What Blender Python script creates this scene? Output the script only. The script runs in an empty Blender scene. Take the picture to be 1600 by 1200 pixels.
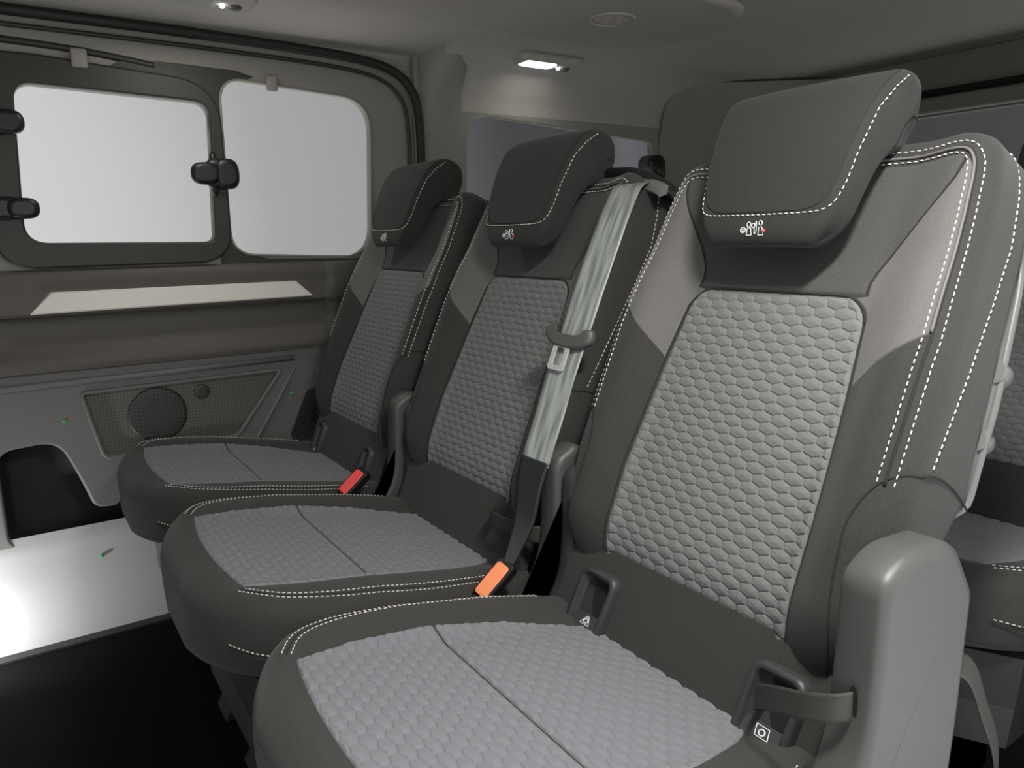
import bpy, bmesh, math, random
import numpy as np
from mathutils import Vector, Matrix
random.seed(4)
C = bpy.context.scene.collection
SC = bpy.context.scene
Z0 = 0.9            # eye height above the cabin floor; shapes below are written relative to eye height

# ------------------------------------------------------------------ camera
yaw, pitch, roll, fpx = 0.58695324, 0.19255364, -0.01795518, 1176.36
fwd = np.array([math.sin(yaw)*math.cos(pitch), math.cos(yaw)*math.cos(pitch), -math.sin(pitch)])
rt = np.array([math.cos(yaw), -math.sin(yaw), 0.0]); upv = np.cross(rt, fwd)
r_ = rt*math.cos(roll)+upv*math.sin(roll); u_ = -rt*math.sin(roll)+upv*math.cos(roll)
cam_d = bpy.data.cameras.new('camera'); cam = bpy.data.objects.new('camera', cam_d); C.objects.link(cam)
M4 = Matrix(((r_[0], u_[0], -fwd[0], 0), (r_[1], u_[1], -fwd[1], 0), (r_[2], u_[2], -fwd[2], Z0), (0, 0, 0, 1)))
cam.matrix_world = M4
cam_d.sensor_width = 36; cam_d.lens = fpx/1600*36; cam_d.clip_start = 0.01
SC.camera = cam

# ------------------------------------------------------------------ daylight outside
GROUND_GLOW = 1.25      # glow from below, added to the world to brighten the ceiling
w = bpy.data.worlds.new('world'); SC.world = w; w.use_nodes = True
nt = w.node_tree; N = nt.nodes; L = nt.links; N.clear()
tc = N.new('ShaderNodeTexCoord'); dp = N.new('ShaderNodeVectorMath'); dp.operation = 'DOT_PRODUCT'
dp.inputs[1].default_value = (-.26, .966, 0)
mr = N.new('ShaderNodeMapRange'); mr.inputs[1].default_value = -1; mr.inputs[2].default_value = 1
cr = N.new('ShaderNodeValToRGB'); bg = N.new('ShaderNodeBackground'); ow = N.new('ShaderNodeOutputWorld')
L.new(tc.outputs['Generated'], dp.inputs[0]); L.new(dp.outputs['Value'], mr.inputs[0]); L.new(mr.outputs[0], cr.inputs[0])
sx = N.new('ShaderNodeSeparateXYZ'); L.new(tc.outputs['Generated'], sx.inputs[0])
gz = N.new('ShaderNodeMapRange'); gz.inputs[1].default_value = -.12; gz.inputs[2].default_value = -.8; gz.inputs[3].default_value = 0; gz.inputs[4].default_value = GROUND_GLOW
L.new(sx.outputs['Z'], gz.inputs[0]); ad = N.new('ShaderNodeVectorMath'); ad.operation = 'ADD'
L.new(cr.outputs[0], ad.inputs[0]); L.new(gz.outputs[0], ad.inputs[1]); L.new(ad.outputs[0], bg.inputs[0]); L.new(bg.outputs[0], ow.inputs[0])
el = cr.color_ramp.elements
def g3(v, t=(1, 1, 1)): return (v*t[0], v*t[1], v*t[2], 1)
el[0].position = 0; el[0].color = g3(.8)
el[1].position = 1; el[1].color = g3(.56)
for p_, v_ in ((.40, .75), (.50, .17), (.67, .115), (.738, .12), (.768, .27), (.795, .125), (.83, .14), (.86, .25), (.925, .31), (.967, .47)):
    e = el.new(p_); e.color = g3(v_, (1, 1, 1.01))
bg.inputs[1].default_value = 1.0

# ------------------------------------------------------------------ exposure
vs = SC.view_settings; vs.view_transform = 'Standard'; vs.look = 'None'; vs.gamma = 1; vs.exposure = 0.45
vs.use_curve_mapping = False
try:
    SC.cycles.max_bounces = 8; SC.cycles.diffuse_bounces = 5; SC.cycles.transparent_max_bounces = 12
    SC.cycles.use_denoising = True; SC.cycles.sample_clamp_indirect = 4
except Exception: pass

LAMPS = [  # overhead lamps: x, y, power
    (1.345, 1.815, .13), (0.40, 1.70, .6), (0.45, 0.205, 7.0), (1.385, 0.30, .3)]

# ------------------------------------------------------------------ materials
def mat(name, col, rough=.6, metal=0, spec=.5, sheen=0, bump=0, bscale=900, var=0, vscale=30, coat=0):
    m = bpy.data.materials.new(name); m.use_nodes = True
    n = m.node_tree.nodes; l = m.node_tree.links; b = n['Principled BSDF']
    b.inputs['Base Color'].default_value = (*col, 1); b.inputs['Roughness'].default_value = rough
    b.inputs['Metallic'].default_value = metal; b.inputs['Specular IOR Level'].default_value = spec
    if coat: b.inputs['Coat Weight'].default_value = coat
    if sheen:
        b.inputs['Sheen Weight'].default_value = sheen; b.inputs['Sheen Roughness'].default_value = .5
    if bump or var: t = n.new('ShaderNodeTexCoord')
    if bump:
        x = n.new('ShaderNodeTexNoise'); x.inputs['Scale'].default_value = bscale; x.inputs['Detail'].default_value = 2
        bp = n.new('ShaderNodeBump'); bp.inputs['Strength'].default_value = bump; bp.inputs['Distance'].default_value = .001
        l.new(t.outputs['Object'], x.inputs['Vector']); l.new(x.outputs['Fac'], bp.inputs['Height']); l.new(bp.outputs[0], b.inputs['Normal'])
    if var:
        x = n.new('ShaderNodeTexNoise'); x.inputs['Scale'].default_value = vscale; x.inputs['Detail'].default_value = 3
        r = n.new('ShaderNodeValToRGB'); r.color_ramp.elements[0].position = .3; r.color_ramp.elements[1].position = .7
        r.color_ramp.elements[0].color = (*[c*(1-var) for c in col], 1); r.color_ramp.elements[1].color = (*[c*(1+var) for c in col], 1)
        l.new(t.outputs['Object'], x.inputs['Vector']); l.new(x.outputs['Fac'], r.inputs[0]); l.new(r.outputs[0], b.inputs['Base Color'])
    return m
M = {}
M['body'] = mat('charcoal_cloth', (.043, .042, .039), .85, spec=.25, sheen=.12, bump=.5, bscale=1400, var=.16, vscale=500)
M['light'] = mat('light_grey_cloth', (.140, .136, .130), .85, spec=.25, sheen=.15, bump=.4, bscale=1400, var=.1, vscale=600)
M['yoke'] = mat('mid_grey_cloth', (.076, .074, .070), .85, spec=.25, sheen=.12, bump=.4, bscale=1400, var=.12, vscale=500)
M['hex'] = mat('quilted_grey_cloth', (.178, .178, .176), .85, spec=.25, sheen=.15, bump=.3, bscale=1600, var=.07, vscale=800)
M['hexseat'] = mat('quilted_blue_grey_cloth', (.195, .195, .213), .85, spec=.25, sheen=.15, bump=.3, bscale=1600, var=.07, vscale=800)
M['head'] = mat('dark_head_cloth', (.030, .030, .028), .85, spec=.25, sheen=.1, bump=.4, bscale=1400, var=.12, vscale=500)
M['seam'] = mat('seam_dark', (.02, .02, .019), .9)
M['piping'] = mat('piping_grey', (.16, .155, .15), .7)
M['thread'] = mat('pale_thread', (.75, .73, .68), .7)
M['cover'] = mat('grey_plastic', (.078, .079, .075), .42, bump=.15, bscale=1800)
M['coverlo'] = mat('dark_grey_plastic', (.045, .046, .048), .42, bump=.15, bscale=1800)
M['shell'] = mat('pale_shell_plastic', (.16, .165, .16), .4)
M['black'] = mat('black_plastic', (.012, .012, .013), .4)
M['recess'] = mat('recess_plastic', (.022, .021, .020), .75)
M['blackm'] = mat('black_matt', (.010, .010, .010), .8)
M['chrome'] = mat('polished_steel', (.85, .85, .85), .3, metal=.6)
M['head_liner'] = mat('headliner_cloth', (.45, .43, .385), .95, spec=.1, bump=.4, bscale=900, var=.05, vscale=300)
M['roof_panel'] = mat('roof_panel_cloth', (.43, .41, .37), .95, spec=.1, bump=.4, bscale=900)
M['pillar'] = mat('warm_grey_pillar_trim', (.27, .26, .225), .6)
M['doorup'] = mat('warm_grey_door_trim', (.10, .092, .08), .6, bump=.1)
M['doorlo'] = mat('grey_door_plastic', (.15, .145, .14), .5, bump=.15, bscale=1500)
M['kick'] = mat('pale_door_skin', (.42, .42, .42), .45)
M['silver'] = mat('satin_silver_trim', (.80, .76, .70), .5, metal=.15)
M['wframe'] = mat('window_frame_rubber', (.030, .030, .024), .5)
M['rubber'] = mat('black_rubber', (.012, .012, .011), .6)
M['floor'] = mat('black_carpet', (.006, .006, .006), .95, spec=.1, bump=.6, bscale=400)
M['red'] = mat('red_button', (.95, .10, .10), .4)
M['orange'] = mat('orange_button', (.95, .30, .13), .4)
M['strap'] = mat('grey_webbing', (.050, .047, .042), .6, bump=.6, bscale=900)
M['white'] = mat('white_print', (.8, .8, .8), .6)
M['redp'] = mat('red_print', (.6, .08, .08), .6)
M['greenglint'] = mat('green_glint', (.05, .45, .10), .4)  # colour of the reflected green glints on the door
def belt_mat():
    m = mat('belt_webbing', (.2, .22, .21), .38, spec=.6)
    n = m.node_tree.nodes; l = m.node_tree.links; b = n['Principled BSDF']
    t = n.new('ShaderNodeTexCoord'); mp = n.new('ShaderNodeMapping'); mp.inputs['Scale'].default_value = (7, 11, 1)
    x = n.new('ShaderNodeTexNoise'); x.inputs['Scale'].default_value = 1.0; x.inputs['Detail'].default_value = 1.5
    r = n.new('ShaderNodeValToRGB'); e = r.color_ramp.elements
    e[0].position = .38; e[0].color = (.17, .185, .18, 1); e[1].position = .62; e[1].color = (.34, .365, .35, 1)  # sheen of the webbing painted as darker and paler streaks
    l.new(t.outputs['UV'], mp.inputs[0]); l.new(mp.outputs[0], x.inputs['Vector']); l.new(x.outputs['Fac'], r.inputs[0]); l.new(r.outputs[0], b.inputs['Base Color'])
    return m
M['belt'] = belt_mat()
M['beltdark'] = mat('dark_webbing', (.018, .021, .020), .45)  # darker webbing colour for the folded lower end
def glass_mat(name, tint, refl=.05):
    m = bpy.data.materials.new(name); m.use_nodes = True; n = m.node_tree.nodes; l = m.node_tree.links; n.clear()
    o = n.new('ShaderNodeOutputMaterial'); a = n.new('ShaderNodeBsdfTransparent'); a.inputs[0].default_value = (*tint, 1)
    g = n.new('ShaderNodeBsdfGlossy'); g.inputs['Roughness'].default_value = .3; x = n.new('ShaderNodeMixShader'); x.inputs[0].default_value = refl
    l.new(a.outputs[0], x.inputs[1]); l.new(g.outputs[0], x.inputs[2]); l.new(x.outputs[0], o.inputs[0]); return m
M['glass'] = glass_mat('clear_glass', (.95, .95, .95), .002)
M['privacy'] = glass_mat('privacy_glass', (.58, .585, .60), .01)
M['tail'] = glass_mat('tailgate_glass', (.55, .555, .56), .01)
def emit(name, col, s):
    m = bpy.data.materials.new(name); m.use_nodes = True; b = m.node_tree.nodes['Principled BSDF']
    b.inputs['Base Color'].default_value = (*col, 1); b.inputs['Emission Color'].default_value = (*col, 1); b.inputs['Emission Strength'].default_value = s
    return m
M['led'] = emit('lamp_lens_lit', (.93, .96, 1), .9)
M['lensoff'] = mat('lamp_lens_dim', (.35, .35, .34), .4)
M['ledhot'] = emit('lamp_led', (1, 1, 1), 6)
def mesh_grille(name, col, hole, scale):
    m = mat(name, col, .5); n = m.node_tree.nodes; l = m.node_tree.links; b = n['Principled BSDF']
    t = n.new('ShaderNodeTexCoord'); v = n.new('ShaderNodeTexVoronoi'); v.inputs['Scale'].default_value = scale; v.inputs['Randomness'].default_value = 0
    r = n.new('ShaderNodeValToRGB'); r.color_ramp.elements[0].position = .25; r.color_ramp.elements[0].color = (*hole, 1)
    r.color_ramp.elements[1].position = .42; r.color_ramp.elements[1].color = (*col, 1)
    l.new(t.outputs['Object'], v.inputs['Vector']); l.new(v.outputs['Distance'], r.inputs[0]); l.new(r.outputs[0], b.inputs['Base Color']); return m
M['grille'] = mesh_grille('grille_mesh', (.12, .115, .10), (.075, .07, .06), 130)
M['cone'] = mesh_grille('speaker_mesh', (.05, .047, .043), (.006, .006, .006), 110)

# ------------------------------------------------------------------ object helpers
def root(name, loc, label=None, cat=None, group=None, kind=None):
    o = bpy.data.objects.new(name, None); C.objects.link(o); o.location = loc; o.empty_display_size = .05
    tagit(o, label, cat, group, kind); return o
def tagit(o, label=None, cat=None, group=None, kind=None):
    if label: o['label'] = label
    if cat: o['category'] = cat
    if group: o['group'] = group
    if kind: o['kind'] = kind
    return o
def base_of(parent):
    b = Vector((0, 0, 0)); p = parent
    while p: b += p.location; p = p.parent
    return b
def mk(name, V, F, m, parent=None, smooth=True, uv=None, label=None, tri=True):
    """V in eye-relative world coordinates"""
    V = np.asarray(V, float).copy(); V[:, 2] += Z0
    b = base_of(parent); V -= np.array(b)
    if parent is None:                       # object's origin at the foot of its shape
        c = (V.min(0)+V.max(0))/2; c[2] = V[:, 2].min(); V -= c
    me = bpy.data.meshes.new(name); me.from_pydata(V.tolist(), [], [tuple(int(i) for i in f) for f in F]); me.update()
    bm = bmesh.new(); bm.from_mesh(me); bmesh.ops.recalc_face_normals(bm, faces=bm.faces)
    for f in bm.faces: f.smooth = bool(smooth) and len(f.verts) < 5
    if tri: bmesh.ops.triangulate(bm, faces=[f for f in bm.faces if len(f.verts) > 4], ngon_method='EAR_CLIP')
    bm.to_mesh(me); bm.free()
    if uv is not None:
        ul = me.uv_layers.new(name='UV'); uv = np.asarray(uv)
        idx = np.zeros(len(me.loops), int); me.loops.foreach_get('vertex_index', idx)
        ul.data.foreach_set('uv', uv[idx].ravel())
    me.materials.append(m)
    o = bpy.data.objects.new(name, me); C.objects.link(o)
    if parent: o.parent = parent
    else: o.location = c
    if label: o['label'] = label
    return o
def mkm(name, parts, parent=None, label=None):
    """one mesh from (V, F, material) pieces"""
    V = []; F = []; mi = []; n = 0
    for v, f, m in parts:
        v = np.asarray(v, float); V.append(v); F += [[int(i)+n for i in q] for q in f]; n += len(v)
    o = mk(name, np.concatenate(V), F, parts[0][2], parent, label=label, tri=False)
    for k, (v, f, m) in enumerate(parts):
        if k: o.data.materials.append(m)
        mi += [k]*len(f)
    o.data.polygons.foreach_set('material_index', mi); return o
def mbv(mb): return np.concatenate(mb.V), mb.F
def autosmooth(o, ang=35):
    me = o.data; bm = bmesh.new(); bm.from_mesh(me)
    for e in bm.edges:
        if len(e.link_faces) == 2 and e.calc_face_angle(0) > math.radians(ang): e.smooth = False
    bm.to_mesh(me); bm.free(); return o
def grid_faces(nr, nc, off=0, closed=False):
    i = np.arange(nr-1)[:, None]; j = np.arange(nc if closed else nc-1)[None, :]
    a = i*nc+j; b = i*nc+(j+1) % nc; c = (i+1)*nc+(j+1) % nc; d = (i+1)*nc+j
    return (np.stack([a, b, c, d], -1).reshape(-1, 4)+off).tolist()
def loft(loops, cap0=True, cap1=True):
    n = len(loops[0]); V = np.concatenate([np.asarray(l, float) for l in loops]); F = grid_faces(len(loops), n, closed=True)
    if cap0: F.append(list(range(n))[::-1])
    if cap1: F.append([(len(loops)-1)*n+i for i in range(n)])
    return V, F
class MB:
    def __init__(s): s.V = []; s.F = []; s.n = 0
    def add(s, V, F):
        V = np.asarray(V, float); s.V.append(V); s.F += [[i+s.n for i in f] for f in F]; s.n += len(V); return s
    def build(s, name, m, parent=None, smooth=True, ang=None, label=None):
        o = mk(name, np.concatenate(s.V), s.F, m, parent, smooth, label=label)
        if ang: autosmooth(o, ang)
        return o
def tube_vf(P, r, n=8, closed=False):
    P = np.asarray(P, float); k = len(P); rr = np.full(k, r) if np.isscalar(r) else np.asarray(r)
    T = np.gradient(P, axis=0)
    if closed: T = np.roll(P, -1, 0)-np.roll(P, 1, 0)
    T /= np.linalg.norm(T, axis=1)[:, None]+1e-12
    ref = np.array([0, 0, 1.0]) if abs(T[0][2]) < .9 else np.array([1.0, 0, 0])
    a = np.cross(T[0], ref); a /= np.linalg.norm(a); loops = []
    for i in range(k):
        a = a-T[i]*(a@T[i]); a /= np.linalg.norm(a)+1e-12; b = np.cross(T[i], a)
        th = np.linspace(0, 2*np.pi, n, endpoint=False)
        loops.append(P[i]+rr[i]*(np.cos(th)[:, None]*a+np.sin(th)[:, None]*b))
    V, F = loft(loops, not closed, not closed)
    if closed:
        o = (k-1)*n; F += [[o+j, o+(j+1) % n, (j+1) % n, j] for j in range(n)]
    return V, F
def box_vf(x0, x1, y0, y1, z0, z1):
    V = [(x, y, z) for x in (x0, x1) for y in (y0, y1) for z in (z0, z1)]
    return V, [(0, 1, 3, 2), (4, 6, 7, 5), (0, 4, 5, 1), (2, 3, 7, 6), (0, 2, 6, 4), (1, 5, 7, 3)]
def bev(o, wdt=.004, seg=3, ang=30):
    md = o.modifiers.new('bevel', 'BEVEL'); md.width = wdt; md.segments = seg; md.limit_method = 'ANGLE'; md.angle_limit = math.radians(ang); md.harden_normals = False
    me = o.data; me.polygons.foreach_set('use_smooth', [True]*len(me.polygons)); return autosmooth(o, 60) if False else o
def rrect(x0, x1, z0, z1, r, n=8):
    rs = (r,)*4 if np.isscalar(r) else r; out = []
    for (cx, cz, a0, rr) in ((x1-rs[0], z1-rs[0], 0, rs[0]), (x0+rs[1], z1-rs[1], 90, rs[1]), (x0+rs[2], z0+rs[2], 180, rs[2]), (x1-rs[3], z0+rs[3], 270, rs[3])):
        for i in range(n+1):
            a = math.radians(a0+90*i/n); out.append((cx+rr*math.cos(a), cz+rr*math.sin(a)))
    return out
def rpoly(pts, r, n=6):
    """polygon with rounded corners"""
    out = []; k = len(pts); rs = [r]*k if np.isscalar(r) else r
    for i in range(k):
        p = np.array(pts[i], float); a = np.array(pts[i-1], float)-p; b = np.array(pts[(i+1) % k], float)-p
        la = np.linalg.norm(a); lb = np.linalg.norm(b); rr = min(rs[i], la*.45, lb*.45)
        if rr < 1e-5: out.append(tuple(p)); continue
        p0 = p+a/la*rr; p1 = p+b/lb*rr
        for j in range(n+1):
            t = j/n; out.append(tuple((1-t)**2*p0+2*t*(1-t)*p+t*t*p1))
    return out
def plate(name, outer, holes, y0, y1, m, parent=None, bevel=.003, axis='y'):
    """flat board in the XZ (axis y) plane between y0 and y1, with real openings"""
    cu = bpy.data.curves.new(name, 'CURVE'); cu.dimensions = '2D'; cu.fill_mode = 'BOTH'
    t = abs(y1-y0)/2; cu.extrude = max(t-bevel, .0001); cu.bevel_depth = bevel; cu.bevel_resolution = 2; cu.offset = -bevel
    for ring in [outer]+list(holes):
        s = cu.splines.new('POLY'); s.points.add(len(ring)-1); s.use_cyclic_u = True
        for p, q in zip(s.points, ring): p.co = (q[0], q[1], 0, 1)
    o = bpy.data.objects.new(name, cu); C.objects.link(o)
    me = bpy.data.meshes.new_from_object(o.evaluated_get(bpy.context.evaluated_depsgraph_get())); bpy.data.objects.remove(o)
    v = np.zeros(len(me.vertices)*3); me.vertices.foreach_get('co', v); v = v.reshape(-1, 3)
    ym = (y0+y1)/2
    if axis == 'y': W = np.stack([v[:, 0], ym-v[:, 2], v[:, 1]], 1)
    elif axis == 'x': W = np.stack([ym-v[:, 2], v[:, 0], v[:, 1]], 1)
    else: W = np.stack([v[:, 0], v[:, 1], ym+v[:, 2]], 1)
    F = [list(p.vertices) for p in me.polygons]; bpy.data.meshes.remove(me)
    o = mk(name, W, F, m, parent); autosmooth(o, 40); return o
def smooth_path(P, n=10, closed=False):
    P = np.asarray(P, float); k = len(P); out = []
    rng = range(k if closed else k-1)
    for i in rng:
        if closed: a, b, c, d = P[(i-1) % k], P[i], P[(i+1) % k], P[(i+2) % k]
        else: a, b, c, d = P[max(i-1, 0)], P[i], P[i+1], P[min(i+2, k-1)]
        for j in range(n):
            t = j/n; out.append(.5*((2*b)+(-a+c)*t+(2*a-5*b+4*c-d)*t*t+(-a+3*b-3*c+d)*t**3))
    if not closed: out.append(P[-1])
    return np.array(out)
def resample(P, step):
    P = np.asarray(P, float); d = np.r_[0, np.cumsum(np.linalg.norm(np.diff(P, axis=0), axis=1))]
    n = max(int(d[-1]/step), 1); s = np.linspace(0, d[-1], n+1)
    return np.stack([np.interp(s, d, P[:, i]) for i in range(P.shape[1])], 1)
def ribbon(mb_or, centre, wdir, width, thick=.0012):
    """flat strap: centre line, across directions, width"""
    Cn = np.asarray(centre, float); Wd = np.asarray(wdir, float); Wd = Wd/np.linalg.norm(Wd, axis=1)[:, None]
    T = np.gradient(Cn, axis=0); T /= np.linalg.norm(T, axis=1)[:, None]; Nn = np.cross(T, Wd); Nn /= np.linalg.norm(Nn, axis=1)[:, None]
    ww = np.full(len(Cn), width) if np.isscalar(width) else np.asarray(width)
    d = np.r_[0, np.cumsum(np.linalg.norm(np.diff(Cn, axis=0), axis=1))]
    ks = np.linspace(-.5, .5, 9); loops = []; uv = []
    for i in range(len(Cn)):
        lo = [Cn[i]+Wd[i]*ww[i]*k+Nn[i]*thick/2 for k in ks]+[Cn[i]+Wd[i]*ww[i]*k-Nn[i]*thick/2 for k in ks[::-1]]
        loops.append(lo); uv += [(k+.5, d[i]) for k in ks]+[(k+.5, d[i]) for k in ks[::-1]]
    V, F = loft(loops); return V, F, uv
def lerp_tab(v, tab):
    t = np.array(tab, float); return np.interp(v, t[:, 0], t[:, 1])
def smoothstep(a, b, x):
    t = np.clip((x-a)/(b-a), 0, 1); return t*t*(3-2*t)

# ------------------------------------------------------------------ seat geometry
ang = math.radians(23.2); O = np.array([.605, .567, -.405]); V_ = np.array([math.sin(ang), 0, math.cos(ang)])
W_ = np.array([-math.cos(ang), 0, math.sin(ang)]); U_ = np.array([0, 1.0, 0])
VT, RT = .553, .03
TW = [(-.05, .165), (-.03, .185), (0, .202), (.03, .213), (.06, .219), (.13, .226), (.2, .227), (.3, .225), (.37, .221), (.45, .215), (.49, .211), (.52, .205), (.54, .196), (.553, .183)]
TT = [(-.05, .042), (0, .05), (.06, .058), (.12, .075), (.19, .100), (.25, .094), (.34, .090), (.45, .095), (.553, .098)]
TB = [(-.05, .004), (0, .018), (.05, .03), (.12, .036), (.3, .034), (.38, .026), (.5, .018), (.56, .014)]
def inset(v):
    t = np.clip(v-(VT-RT), 0, RT); return RT-np.sqrt(np.maximum(RT*RT-t*t, 0))
def Wd(v): return lerp_tab(v, TW)
def Td(v): return lerp_tab(v, TT)
def fbase(u, v):
    a = np.abs(u); B = lerp_tab(v, TB)
    bol = smoothstep(.115, .185, a)*B - smoothstep(.185, .245, a)*B*.45
    low = np.where(v < .05, -((.05-v)/.095)**2*.040, 0)
    up = -smoothstep(.36, .42, v)*.004
    return bol+low+up
RC = .022
def Fr(u, v):
    W = Wd(v)-inset(v); a = np.minimum(np.abs(u), W); t = np.clip(a-(W-RC), 0, RC)
    return fbase(u, v)-inset(v)-(RC-np.sqrt(np.maximum(RC*RC-t*t, 0)))
def bpt(u, v, w): 
    u = np.asarray(u, float)[..., None]; v = np.asarray(v, float)[..., None]; w = np.asarray(w, float)[..., None]
    return O+u*U_+v*V_+w*W_
def back_body():
    vs_ = np.r_[np.linspace(-.05, .5, 56), VT-RT*(1-np.sin(np.linspace(-.0, np.pi/2, 12)))][:]
    vs_ = np.unique(np.round(np.r_[np.linspace(-.05, VT-RT, 58), VT-RT+RT*np.sin(np.linspace(0, np.pi/2*.995, 12))], 5))
    loops = []
    for v in vs_:
        i = inset(v); W = Wd(v)-i; wb = -Td(v)+i; rb = max(.022-i*.5, .006)
        s = np.r_[np.linspace(-(W-RC), W-RC, 41)]; th = np.linspace(0, 1, 8)[1:]
        uf = np.r_[-(W-RC)-RC*np.sin(th[::-1]*np.pi/2), s, (W-RC)+RC*np.sin(th*np.pi/2)]
        wf = Fr(uf, v)
        wf0 = wf[-1]; wb = min(wb, wf0-rb*1.2)
        side = np.linspace(wf0, wb+rb, 5)[1:]
        L1 = [(W, x) for x in side]
        L2 = [(W-rb+rb*math.cos(a), wb+rb-rb*math.sin(a)) for a in np.linspace(0, np.pi/2, 5)[1:]]
        L3 = [(x, wb) for x in np.linspace(W-rb, -(W-rb), 7)[1:-1]]
        L4 = [(-a, b) for a, b in L2[::-1]]; L5 = [(-a, b) for a, b in L1[::-1][:-0 or None]]
        ll = list(zip(uf, wf))+L1+L2+L3+L4+L5
        a = np.array(ll); loops.append(bpt(a[:, 0], np.full(len(a), v), a[:, 1]))
    return loft(loops)
def surf_normal(f, u, v):
    e = .0008; a = f(u+e, v)-f(u-e, v); b = f(u, v+e)-f(u, v-e); n = np.cross(a, b); n /= np.linalg.norm(n, axis=-1)[..., None]+1e-12; return n
def front_pt(u, v): u = np.asarray(u, float); v = np.asarray(v, float); return bpt(u, v, Fr(u, v))
def front_on(P, off=0.0):
    u, v = P[:, 0], P[:, 1]; p = front_pt(u, v); n = surf_normal(front_pt, u, v); s = np.sign((n@W_))[:, None]; s[s == 0] = 1; n = n*s
    return p+n*off, n
def rounded_seam(mb, P, r=.0012, n=6): mb.add(*tube_vf(P, r, n))
def stitch(mb, P, Nm, length=.0046, pitch=.0072, r=.00075, bmp=.5):
    d = np.r_[0, np.cumsum(np.linalg.norm(np.diff(P, axis=0), axis=1))]
    k = int(d[-1]/pitch)
    for i in range(k):
        s0 = i*pitch+.001; ss = s0+length*np.array([0, .12, .5, .88, 1]); rr = r*np.array([.35, .85, 1, .85, .35])
        p = np.stack([np.interp(ss, d, P[:, j]) for j in range(3)], 1); nm = np.stack([np.interp(ss, d, Nm[:, j]) for j in range(3)], 1)
        p = p+nm*r*bmp*np.array([-.6, .6, 1.2, .6, -.6])[:, None]
        mb.add(*tube_vf(p, rr, 6))
def hexh(x, y, cw, rh, A, ax=-.25):
    ys = y*(.8660254*cw/rh); R = cw/2
    best = None; bx = by = None
    for s in (0, 1):
        cx = (np.round((x-s*cw/2)/cw))*cw+s*cw/2; cy = (np.round((ys-s*.8660254*cw)/(2*.8660254*cw)))*(2*.8660254*cw)+s*.8660254*cw
        dx = x-cx; dy = ys-cy; dd = dx*dx+dy*dy
        if best is None: best, bx, by = dd, dx, dy
        else: m = dd < best; bx = np.where(m, dx, bx); by = np.where(m, dy, by)
    c0 = (ax*R, .0); g = np.zeros_like(bx)
    for k in range(6):
        a = math.radians(60*k); n = (math.cos(a), math.sin(a)); g = np.maximum(g, ((bx-c0[0])*n[0]+(by-c0[1])*n[1])/(R-(n[0]*c0[0]+n[1]*c0[1])))
    g = np.clip(g, 0, 1)
    return A*(.50*(1-g)+.12*(1-g*g))+A*.42*(1-smoothstep(.86, 1, g))-A*.1
def PHW(v):     # half width of the quilted backrest panel
    h = lerp_tab(v, [(-.03, .137), (.0, .139), (.12, .139), (.25, .131), (.33, .123), (.37, .117)]); Rc = .03; vt = .366
    t = np.clip(v-(vt-Rc), 0, Rc); return h-(Rc-np.sqrt(np.maximum(Rc*Rc-t*t, 0)))
def hex_panel_back():
    vt = .366; vv = np.r_[np.linspace(-.048, vt-.03, 560), vt-.03+.03*np.sin(np.linspace(0, np.pi/2, 50))[1:]]
    t = np.linspace(-1, 1, 430); Vv, Tt = np.meshgrid(vv, t, indexing='ij'); hw = PHW(Vv); U = Tt*hw
    d = np.minimum(hw-np.abs(U), vt-Vv); d = np.minimum(d, Vv+.050); e = smoothstep(0, .007, d)
    off = -.0022+.0042*np.sqrt(e)+hexh(U, Vv, .0245, .0115, .0028)*e*np.clip((Vv+.05)/.05, .25, 1)
    P = front_pt(U, Vv)+off[..., None]*surf_front_n(U, Vv)
    return P.reshape(-1, 3), grid_faces(len(vv), len(t))
def surf_front_n(U, Vv):
    n = surf_normal(front_pt, U, Vv); s = np.where((n@W_) < 0, -1, 1)[..., None]; return n*s
def patch_mesh(sgn):
    vv = np.r_[np.linspace(.266, .33, 40), np.linspace(.33, .512, 90)[1:]]
    su = np.minimum(Wd(vv)-.017, .207)-.0015; uo = np.where(vv < .325, .132+(vv-.266)/.059*(.2055-.132), su)
    ui = np.where(vv < .34, lerp_tab(vv, [(.266, .1308), (.34, .1222)]), np.where(vv < .3655, np.maximum(PHW(np.minimum(vv, .3655))+.0012, .104), ui_(vv)))
    ui = np.minimum(ui, uo-.0005); tp = np.clip((vv-.497)/.015, 0, 1); uo = uo-(1-np.sqrt(1-tp**2*.999))*.012
    t = np.linspace(0, 1, 46); Vv, Tt = np.meshgrid(vv, t, indexing='ij'); U = ui[:, None]+(uo-ui)[:, None]*Tt
    d = np.minimum(U-ui[:, None], uo[:, None]-U); d = np.minimum(d, .512-Vv); off = -.0012+.0024*np.sqrt(smoothstep(0, .004, d))
    P = front_pt(sgn*U, Vv)+off[..., None]*surf_front_n(sgn*U, Vv); return P.reshape(-1, 3), grid_faces(len(vv), len(t))
def seam_u(v): return np.minimum(Wd(v)-.017, .207)
def ui_(v): return lerp_tab(v, [(.36, .1185), (.370, .1145), (.382, .1142), (.395, .118), (.422, .133), (.45, .152), (.472, .167), (.49, .1765), (.505, .1805), (.512, .181)])
def yoke_mesh():
    vv = np.linspace(.3672, .5165, 90); hw = ui_(vv)-.0006; t = np.linspace(-1, 1, 90)
    Vv, Tt = np.meshgrid(vv, t, indexing='ij'); U = hw[:, None]*Tt; d = np.minimum(hw[:, None]-np.abs(U), np.minimum(Vv-.3672, .5165-Vv))
    off = -.0012+.0020*np.sqrt(smoothstep(0, .004, d)); P = front_pt(U, Vv)+off[..., None]*surf_front_n(U, Vv); return P.reshape(-1, 3), grid_faces(90, 90)
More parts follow.
